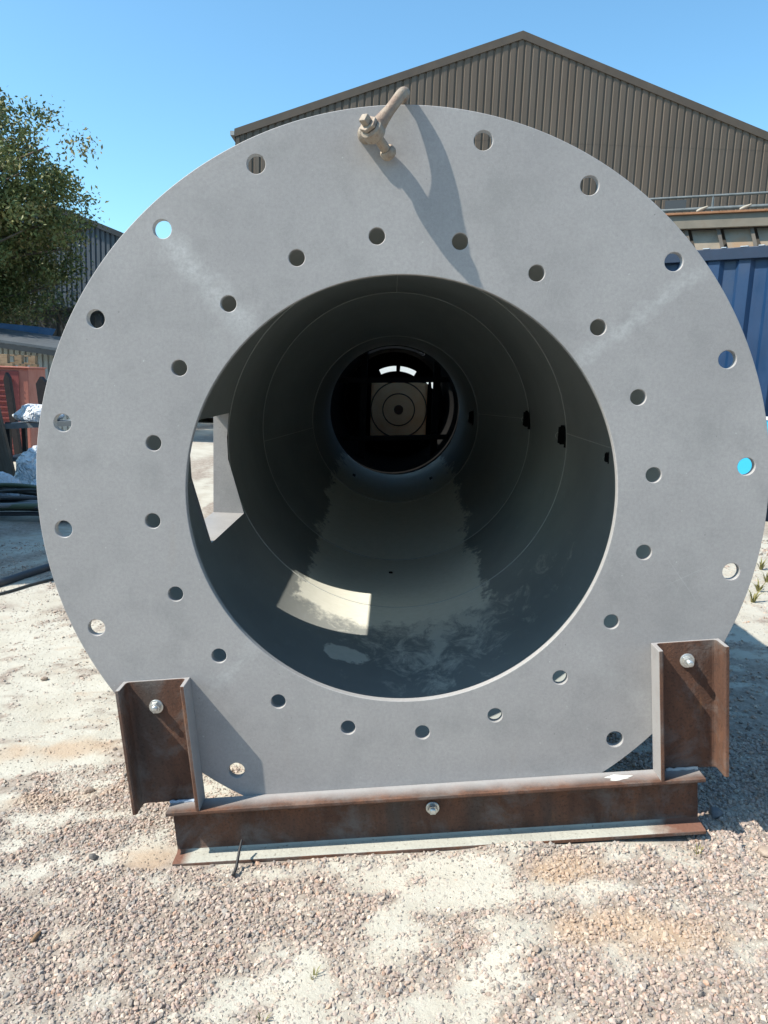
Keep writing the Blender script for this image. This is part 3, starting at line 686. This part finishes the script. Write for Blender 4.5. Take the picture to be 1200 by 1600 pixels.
# ---------------------------------------------------------------- sheds and clutter on the left
SHEDM = noisy('dark_sheet', (.055, .065, .08), (.085, .095, .11), 1, .5, stretch=(1, 1, .2))
SHEDT = noisy('dark_trim', (.02, .025, .03), (.035, .04, .045), 3, .6)
sd = empty('dark_shed', (-12, 25, 0)); tag(sd, 'dark blue grey corrugated shed with gable behind the tree', 'shed')
SA = 6.62
stop = lambda x: SA - .36*abs(x)
corrugated('cladding', -6, 6, 0, lambda x: stop(x), .17, .085, .04, SHEDM, sd, 0, .3)
for s_ in (-1, 1):
    X = 6.3*s_
    MB().add([(0, -.15, SA+.12), (X, -.15, stop(X)+.12), (X, -.15, stop(X)-.06), (0, -.15, SA-.06), (0, 14, SA+.12), (X, 14, stop(X)+.12), (X, 14, stop(X)-.06), (0, 14, SA-.06)],
             [(0,1,2,3), (7,6,5,4), (0,4,5,1), (3,2,6,7), (1,5,6,2), (0,3,7,4)]).build('roof', SHEDT, sd)
    MB().box(6*s_-.04, 6*s_+.04, .06, 14, 0, stop(6)-.07).build('side_wall', SHEDM, sd)
dk = empty('dark_storage_box', (-10, 18.5, 0), R(-2)); tag(dk, 'long dark grey storage container below the tree', 'storage box')
DKM = noisy('charcoal_sheet', (.045, .05, .055), (.075, .08, .085), 1.5, .6)
corrugated('side_panel', -5, 6.5, .1, lambda x: 2.62, .3, .15, .03, DKM, dk)
MB().box(-5, 6.5, .05, 2.4, .1, 2.70).build('body', DKM, dk)
MB().box(-5.05, 6.55, -.06, 2.45, 2.70, 2.80).build('roof_rim', DKM, dk, None, .01)
pp = MB()
for i in range(14): pp.box(4.0+i*.16, 4.1+i*.16, .1+.02*(i % 3), .5, 2.81, 2.86+.03*(i % 2))
o = MB().box(0, 1.9, 0, .6, 0, .14).build('pale_sheet_stack', noisy('pinkish_sheet', (.5, .40, .35), (.62, .55, .5)), None, None, .01); o.location = (-8.0, 18.7, 2.81)
tag(o, 'pale pinkish sheets stacked on top of the dark storage container', 'sheets')
bt = empty('blue_trough', (-9.6, 14.3, 0), R(-4)); tag(bt, 'long blue steel trough raised above the grey lean to roof', 'trough')
BLT = noisy('trough_blue', (.03, .10, .22), (.04, .13, .28), 3, .5)
MB().add([(0, 0, 2.21), (2.25, 0, 2.08), (2.25, .7, 2.08), (0, .7, 2.21), (.1, .1, 1.93), (2.15, .1, 1.83), (2.15, .6, 1.83), (.1, .6, 1.93)], [(0,1,5,4), (1,2,6,5), (2,3,7,6), (3,0,4,7), (4,5,6,7)]).build('hull', BLT, bt)
for x in (.3, 2.0): MB().box(x, x+.08, .3, .38, 0, 1.9).build('leg', SHEDT, bt)
lt = empty('lean_to', (-10.6, 13.0, 0)); tag(lt, 'low lean to with grey sheet roof and corrugated wall', 'lean-to')
GREYR = noisy('grey_roof', (.07, .08, .09), (.10, .11, .12), 2, .6)
MB().add([(0, -.45, 2.08), (6.5, -.45, 1.40), (6.5, 1.0, 1.60), (0, 1.0, 2.28), (0, -.45, 2.03), (6.5, -.45, 1.35), (6.5, 1.0, 1.55), (0, 1.0, 2.23)], [(0,1,2,3), (7,6,5,4), (0,4,5,1), (1,5,6,2), (2,6,7,3), (3,7,4,0)]).build('roof', GREYR, lt)
MB().add([(0, -.47, 2.02), (6.5, -.47, 1.345), (6.5, -.47, 1.25), (0, -.47, 1.93), (0, -.43, 2.02), (6.5, -.43, 1.345), (6.5, -.43, 1.25), (0, -.43, 1.93)], [(0,1,2,3), (7,6,5,4), (0,4,5,1), (1,5,6,2), (2,6,7,3), (3,7,4,0)]).build('fascia', SHEDT, lt)
corrugated('wall', .1, 6.4, -.15, lambda x: 1.98-.104*x, .11, .055, .03, noisy('pale_sheet', (.30, .32, .32), (.40, .42, .41), 2, .5), lt, 0, .45)
MB().box(4.15, 4.55, -.03, .02, .95, 1.2).build('vent_panel', noisy('vent', (.12, .11, .11), (.16, .15, .15)), lt)
sc_ = empty('storage_unit', (-4.55, 2.35, -.14), R(112)); tag(sc_, 'grey steel storage unit standing left of the hoses, outside the picture', 'storage unit')
MB().box(0, 4.8, 0, 2.3, .1, 2.75).build('body', DKM, sc_, None, .02); MB().box(-.04, 4.84, -.04, 2.34, 2.75, 2.82).build('roof_rim', GREYR, sc_)
# pallets
WOOD = noisy('pallet_wood', (.20, .13, .08), (.30, .21, .13), 7, .85, 0, .3, 50, c2=(.13, .09, .06), stretch=(.5, 4, 4))
pal0 = None
PX, PY, PZ0 = -6.85, 11.1, -.14
names = ['lowest', 'second from the ground', 'third from the ground', 'fourth from the ground', 'fifth from the ground', 'sixth from the ground', 'seventh from the ground', 'eighth from the ground', 'ninth from the ground', 'tenth from the ground', 'topmost']
for i in range(11):
    if pal0 is None:
        pal0 = empty('wooden_pallet', (PX, PY, PZ0)); r0 = pal0
        for k in range(5): MB().box(-.6, .6, -.5+k*.2275, -.41+k*.2275, .122, .144).build('deck_board', WOOD, pal0)
        for y in (-.5, -.05, .41):
            MB().box(-.6, .6, y, y+.09, .0, .022).build('bottom_board', WOOD, pal0)
            for x in (-.6, -.06, .48): MB().box(x, x+.12, y, y+.09, .0225, .1215).build('block', WOOD, pal0)
    else: r0 = copy_tree(pal0)
    r0.location = (PX + .03*math.sin(i*2.3), PY + .02*math.cos(i*3.1), PZ0 + i*.1462); r0.rotation_euler = (0, 0, R(2.5*math.sin(i*1.7)))
    tag(r0, names[i] + ' wooden pallet in the stack by the lean to', 'pallet', 'stacked wooden pallets')
# red cabinet
RED = noisy('faded_red', (.26, .065, .06), (.34, .10, .085), 3, .6, 0, .1, 40, stretch=(1, 1, .4)); RED2 = noisy('salmon_side', (.42, .15, .11), (.50, .20, .15), 4, .6)
rc = empty('red_cabinet', (-6.1, 8.8, -.12), R(8)); tag(rc, 'faded red metal cabinet with louvred front behind dark posts', 'cabinet')
MB().box(0, .93, 0, .8, 0, 1.38).build('body', RED2, rc, None, .012)
MB().box(.04, .80, -.012, -.001, .06, 1.34).build('door', RED, rc, None, .004)
for i in range(15): MB().bar((.10, -.02, .14+i*.077), (.72, -.02, .14+i*.077), .02, .022).build('louvre', RED, rc)
MB().box(-.02, .95, -.03, .82, 1.3805, 1.40).build('lid', RED2, rc, None, .005)
# dark posts, plank, shelf
DARKW = noisy('tarred_timber', (.012, .011, .014), (.03, .026, .028), 6, .7)
def pointed_post(x, y, h, w, d, lean, lab):
    o = MB().add([(0, 0, 0), (w, 0, 0), (w, d, 0), (0, d, 0), (0, 0, h-.09), (w*.55, 0, h), (w, 0, h-.07), (0, d, h-.09), (w*.55, d, h), (w, d, h-.07)],
        [(0,1,6,5,4), (3,7,8,9,2), (0,4,7,3), (1,2,9,6), (4,5,8,7), (5,6,9,8), (0,3,2,1)]).build('timber_post', DARKW)
    o.location = (x, y, -.13); o.rotation_euler = (0, lean, 0); tag(o, lab, 'post', 'dark pointed posts'); return o
pointed_post(-5.02, 8.15, 1.34, .075, .08, R(-6), 'dark pointed timber post in front of the red cabinet door')
pointed_post(-4.55, 8.0, 1.30, .12, .1, R(-5), 'broad dark pointed post right of the red cabinet')
o = MB().box(-.09, .09, -.03, .03, 0, 1.5).build('leaning_plank', noisy('grey_brown_plank', (.10, .075, .055), (.17, .14, .11), 6, .85, 0, .3, 50, stretch=(4, 4, .4))); o.location = (-4.42, 6.75, -.14); o.rotation_euler = (R(-6), R(-14), 0)
tag(o, 'grey brown plank leaning at the left edge beside the bags', 'plank')
o = MB().box(-.09, .09, -.03, .03, 0, 1.4).build('leaning_plank', WOODB); o.location = (-4.62, 6.9, -.14); o.rotation_euler = (R(-6), R(-10), 0)
tag(o, 'warm brown plank leaning behind the grey plank', 'plank')
shf = empty('steel_shelf', (-4.62, 7.2, -.13)); tag(shf, 'dark steel shelf holding a white bag', 'shelf')
GRYS = noisy('shelf_steel', (.13, .15, .16), (.19, .21, .22), 6, .6)
MB().bar((0, 0, .72), (.95, 0, .80), .5, .06).build('shelf_board', GRYS, shf); MB().bar((0, .02, .33), (.95, .02, .36), .5, .05).build('shelf_board', GRYS, shf)
for x in (.04, .9):
    for y in (-.2, .2): MB().box(x, x+.05, y, y+.05, 0, .77).build('leg', SHEDT, shf)
BAG = noisy('white_plastic_bag', (.55, .60, .66), (.70, .73, .76), 5, .4, 0, .6, 9); BAG2 = noisy('blue_white_sack', (.40, .52, .60), (.68, .72, .75), 6, .45, 0, .6, 8, c2=(.25, .36, .44))
for bm_ in (BAG, BAG2):
    g = N(bm_); v_ = g.n('ShaderNodeTexVoronoi', feature='DISTANCE_TO_EDGE'); v_.inputs['Scale'].default_value = 11
    wv = g.n('ShaderNodeMix', data_type='VECTOR'); wv.inputs[0].default_value = .25; nz = g.n('ShaderNodeTexNoise'); nz.inputs['Scale'].default_value = 6
    g.l(g.coord(), nz.inputs['Vector']); g.l(g.coord(), wv.inputs[4]); g.l(nz.outputs['Color'], wv.inputs[5]); g.l(wv.outputs[1], v_.inputs['Vector'])
    g.bump(v_.outputs['Distance'], 1.0, .06); g.b.inputs['Roughness'].default_value = .3
def sack(name, loc, sx, sy, sz, seed, m, lab, rz=0):
    bm = bmesh.new(); bmesh.ops.create_icosphere(bm, subdivisions=4, radius=1)
    r_ = random.Random(seed); ph = [r_.uniform(0, 6.3) for _ in range(12)]
    for v in bm.verts:
        c = v.co.copy(); k = 1 + .11*math.sin(3*c.x+ph[0])*math.sin(3*c.y+ph[1]) + .07*math.sin(6*c.z+ph[2]+3*c.x) + .05*abs(math.sin(9*c.x+ph[3]+4*c.z)) - .05*abs(math.sin(11*c.y+ph[4]+5*c.z))
        k += .25*max(0, c.z-.72)
        zz = c.z*k; zz = max(zz, -.55)
        v.co = Vector((c.x*k*sx*(1-.18*max(0, c.z)), c.y*k*sy*(1-.18*max(0, c.z)), (zz+.55)*sz))
    me = bpy.data.meshes.new(name); bm.to_mesh(me); bm.free(); me.polygons.foreach_set('use_smooth', [True]*len(me.polygons))
    o = link(name, me, m); o.location = loc; o.rotation_euler = (0, 0, rz); tag(o, lab, 'bag', 'plastic bags of rubbish'); return o
sack('plastic_bag', (-4.22, 7.12, .66), .26, .2, .13, 1, BAG, 'flat white plastic bag lying on the steel shelf')
sack('plastic_bag', (-4.02, 6.55, -.10), .24, .22, .32, 2, BAG2, 'upright blue and white sack right of the leaning plank', .4)
sack('plastic_bag', (-4.14, 5.95, -.12), .24, .2, .19, 3, BAG, 'crumpled white bag on the ground in front of the sack', .9)
sack('plastic_bag', (-3.72, 5.95, -.12), .17, .2, .15, 4, BAG, 'small white bag on the ground beside the flange edge')
# coils of cable
cols = [(.02, .022, .025), (.03, .032, .03), (.06, .065, .07), (.045, .05, .06), (.06, .085, .05), (.14, .15, .16)]
CABM = [mat('hose_%d' % i, c, .5) for i, c in enumerate(cols)]
cn = ['black', 'charcoal', 'mid grey', 'slate', 'dark green', 'pale grey']
for i in range(18):
    rr = random.Random(100+i); lay = i % 6; y0 = 4.95 + .16*(i % 6) + rr.uniform(-.04, .04); z0 = -.105 + .05*(i//6) + .012*(i % 3)
    pts = []
    for k in range(15):
        t = k/14; x = -4.9 + 2.1*t
        pts.append(Vector((x, y0 + .13*math.sin(t*(3+i % 4)+i*1.9) + .5*(t-.5)*math.sin(i*2.7), z0 + .02 + .06*math.sin(t*3.1)*(.5+.5*math.sin(i*1.3)) + .02*math.sin(t*9+i))))
    c = rr.randrange(6)
    o = MB().tube(smooth_path(pts, 3), rr.choice((.016, .02, .024, .028)), 8).build('hose', CABM[c], None, 60)
    tag(o, 'dark hose lying in the tangled heap left of the flange', 'hose', 'hoses in the tangled heap')
def ghose(pts, r, m, lab):
    P_ = smooth_path([Vector((x, y, float(height(x, y)) + r*.7)) for x, y in pts], 5)
    tag(MB().tube(P_, r, 10).build('hose', m, None, 60), lab, 'hose')
ghose([(-3.6, 2.25), (-3.0, 2.55), (-2.66, 2.86), (-2.55, 3.2), (-2.38, 3.55), (-2.0, 3.85)], .03, CABM[3], 'thick dark hose lying on the ground at the left edge')
ghose([(-3.4, 2.2), (-2.9, 2.45), (-2.55, 2.68), (-2.4, 3.0), (-2.2, 3.3)], .012, CABM[1], 'thin black cable lying on the dust in front of the thick hose')

# ---------------------------------------------------------------- tree and shrub
def leaf_mat(name, a, b, c):
    m = mat(name, a, .55, 0, .3); g = N(m); at_ = g.n('ShaderNodeAttribute', attribute_name='leaf').outputs['Fac']
    g.color(g.ramp(at_, [(.0, a), (.55, b), (1, c)])); g.b.inputs['Transmission Weight'].default_value = 0
    try: g.b.inputs['Subsurface Weight'].default_value = 0
    except Exception: pass
    return m
LEAF = leaf_mat('tree_leaf', (.07, .095, .03), (.135, .155, .05), (.24, .19, .085))
LEAF2 = leaf_mat('shrub_leaf', (.04, .055, .03), (.08, .10, .05), (.20, .22, .12))
BARK = noisy('bark', (.07, .055, .04), (.13, .105, .08), 14, .9, 0, .6, 40)
def leaves(centres, per, spread, size, seed):
    r = np.random.default_rng(seed); n = len(centres)*per
    c = np.repeat(np.array(centres), per, 0) + r.normal(0, 1, (n, 3))*spread*np.array([1, 1, .75])
    d = r.normal(size=(n, 3)); d /= np.linalg.norm(d, axis=1)[:, None]; u = r.normal(size=(n, 3)); u -= (u*d).sum(1)[:, None]*d; u /= np.linalg.norm(u, axis=1)[:, None]
    s = size*r.uniform(.6, 1.3, n)[:, None]; w = np.cross(d, u)
    v = np.stack([c - d*s*.6, c + u*s*.28 + w*s*.06, c + d*s*.6, c - u*s*.28 + w*s*.06], 1).reshape(-1, 3)
    f = np.arange(4*n).reshape(-1, 4); a = np.clip(np.repeat(r.random(len(centres)), per)*.6 + r.random(n)*.5 - .05, 0, 1)
    return v, f, np.repeat(a, 4)
def crown(name, parts, m, parent):
    v = np.concatenate([p[0] for p in parts]); off = np.cumsum([0] + [len(p[0]) for p in parts[:-1]])
    f = np.concatenate([p[1] + o for p, o in zip(parts, off)]); me = fast_mesh(name, v, f)
    a = me.attributes.new('leaf', 'FLOAT', 'POINT'); a.data.foreach_set('value', np.concatenate([p[2] for p in parts]).astype(np.float32))
    return link(name, me, m, parent)
tr = empty('broadleaf_tree', (-9.95, 14.6, -.25)); tag(tr, 'leafy olive green tree with brownish tips at the left edge', 'tree')
tb = MB(); rt = random.Random(5)
tb.tube(smooth_path([Vector(p) for p in ((0, 0, -.2), (.1, .05, 1.2), (.0, .1, 2.4), (.15, 0, 3.9), (.1, .1, 5.4))], 4), [.24 - .0105*i for i in range(17)], 10)
cents = []
rc_ = np.random.default_rng(11)
for i in range(78):
    a = rt.uniform(0, 6.28); zz = rt.uniform(2.9, 6.95); rad = 3.45*math.sqrt(max(.05, 1-((zz-4.9)/2.35)**2))*rt.uniform(.75, 1.05)
    e = Vector((math.cos(a)*rad, math.sin(a)*rad*.8, zz)); st = Vector((.08, .05, min(5.2, max(1.8, zz-1.4))))
    mid_ = st.lerp(e, .5) + Vector((rt.uniform(-.2, .2), rt.uniform(-.2, .2), .25))
    pth = smooth_path([st, mid_, e], 5); tb.tube(pth, [.06*(1-.085*k) for k in range(len(pth))], 5, False)
    for q in range(8):
        t = rt.uniform(.45, 1.03); p = st.lerp(mid_, t*2) if t < .5 else mid_.lerp(e, t*2-1)
        cents.append(tuple(p + Vector((rt.gauss(0, .32), rt.gauss(0, .32), rt.gauss(0, .3)))))
tb.build('trunk', BARK, tr, 60)
crown('crown', [leaves(cents, 120, .17, .085, 3), leaves(cents[::2], 40, .22, .07, 4)], LEAF, tr)
sb = empty('climbing_shrub', (-9.6, 17.6, 0)); tag(sb, 'dusty grey green shrub growing against the dark shed below the tree', 'shrub')
sc = [(rt.gauss(0, .8), rt.gauss(0, .35), rt.uniform(2.6, 4.6 - .2*abs(rt.gauss(0, 1)))) for _ in range(150)]
ssb = MB()
for i in range(9): ssb.tube([(rt.uniform(-1.4, 1.4), rt.uniform(-.2, .2), -.1), (rt.uniform(-1.5, 1.5), 0, 1.8), (rt.uniform(-1.8, 1.8), 0, 3.8)], [.04, .03, .015], 5)
ssb.build('stem', BARK, sb, 60)
crown('foliage', [leaves(sc, 60, .24, .085, 8)], LEAF2, sb)

# ---------------------------------------------------------------- small things on the ground
GRASS = noisy('weed_green', (.12, .13, .04), (.26, .22, .09), 30, .7)
def weed(x, y, n, h, seed, lab):
    r_ = random.Random(seed); mb = MB(); o = empty('weed_tuft', (x, y, float(height(x, y)))); tag(o, lab, 'weed', 'weeds in the gravel')
    for i in range(n):
        a = r_.uniform(0, 6.28); l = h*r_.uniform(.5, 1.1); tl = r_.uniform(.2, .9)
        b = Vector((math.cos(a)*.006, math.sin(a)*.006, -.003)); m_ = b + Vector((math.cos(a)*l*tl*.4, math.sin(a)*l*tl*.4, l*.6)); e = b + Vector((math.cos(a)*l*tl, math.sin(a)*l*tl, l*.85)); s_ = Vector((-math.sin(a), math.cos(a), 0))*h*.055
        mb.add([b-s_, b+s_, m_+s_*.9, m_-s_*.9, e], [(0,1,2,3), (3,2,4)])
    mb.build('blades', GRASS, o)
weed(-.164, -.51, 9, .028, 1, 'small green weed in the gravel below the middle of the beam')
weed(-.262, -.624, 9, .024, 2, 'small green weed sprouting at the bottom edge left of centre')
weed(.86, -.12, 12, .03, 3, 'yellowish weed at the right end of the beam foot')
for i, (x, y) in enumerate(((2.25, 2.5), (2.42, 2.75), (2.1, 2.25), (2.3, 2.2), (2.55, 3.1))): weed(x, y, 16, .09, 10+i, ('foremost', 'second nearest', 'leftmost', 'smallest', 'farthest')[i] + ' dry weed on the sunlit ground beyond the drum shadow')
STONEM = noisy('loose_rock', (.26, .20, .16), (.40, .32, .26), 30, .9, 0, .5, 120)
def rock(x, y, s, seed, lab, m=STONEM):
    r_ = np.random.default_rng(seed); v = ICO*(1 + r_.uniform(-.28, .28, (12, 1)))*np.array([1.1, .85, .7])*s/2
    me = fast_mesh('loose_rock', v, ICF); o = link('loose_rock', me, m); o.location = (x, y, float(height(x, y)) + s*.2); o.rotation_euler = (0, 0, seed)
    b = o.modifiers.new('bevel', 'BEVEL'); b.width = s*.06; b.segments = 1
    tag(o, lab, 'rock', 'larger rocks in the yard')
rock(-1.02, .36, .038, 1, 'brown angular rock left of the left upright'); rock(-.98, .30, .03, 2, 'grey rock just below the brown rock')
rock(-1.62, 1.35, .04, 3, 'small tan rock on the pale dust left of the flange'); rock(.98, .06, .05, 4, 'dark rock in the shade right of the beam', noisy('dark_rock', (.10, .10, .11), (.18, .18, .18), 30, .9))
rock(1.05, -.12, .055, 5, 'pale tan rock at the lower right edge of the shade'); rock(-.86, -.02, .03, 6, 'dark stone in the gravel at the left edge', noisy('dark_stone', (.09, .085, .08), (.14, .13, .12), 30))
rock(.35, .62-1.1, .022, 7, 'purple grey pebble in the gravel below the beam')
o = MB().tube([(0, 0, 0), (.004, .018, .004), (.006, .034, .002)], [.005, .006, .004], 7).build('wood_chip', WOODB, None, 60); o.location = (-.885, -.36, float(height(-.885, -.36))+.006)
tag(o, 'small brown wood chip in the gravel at the left edge', 'wood chip')
o = MB().tube([(-.416, -.058, .020), (-.4175, -.085, .004), (-.420, -.115, -.028), (-.4235, -.14, -.035)], [.003, .004, .0042, .005], 7).build('dark_rod', mat('burnt_rod', (.02, .02, .022), .6), None, 60)
o.location = (0, 0, 0)
tag(o, 'short dark rod leaning on the foot of the beam', 'rod')
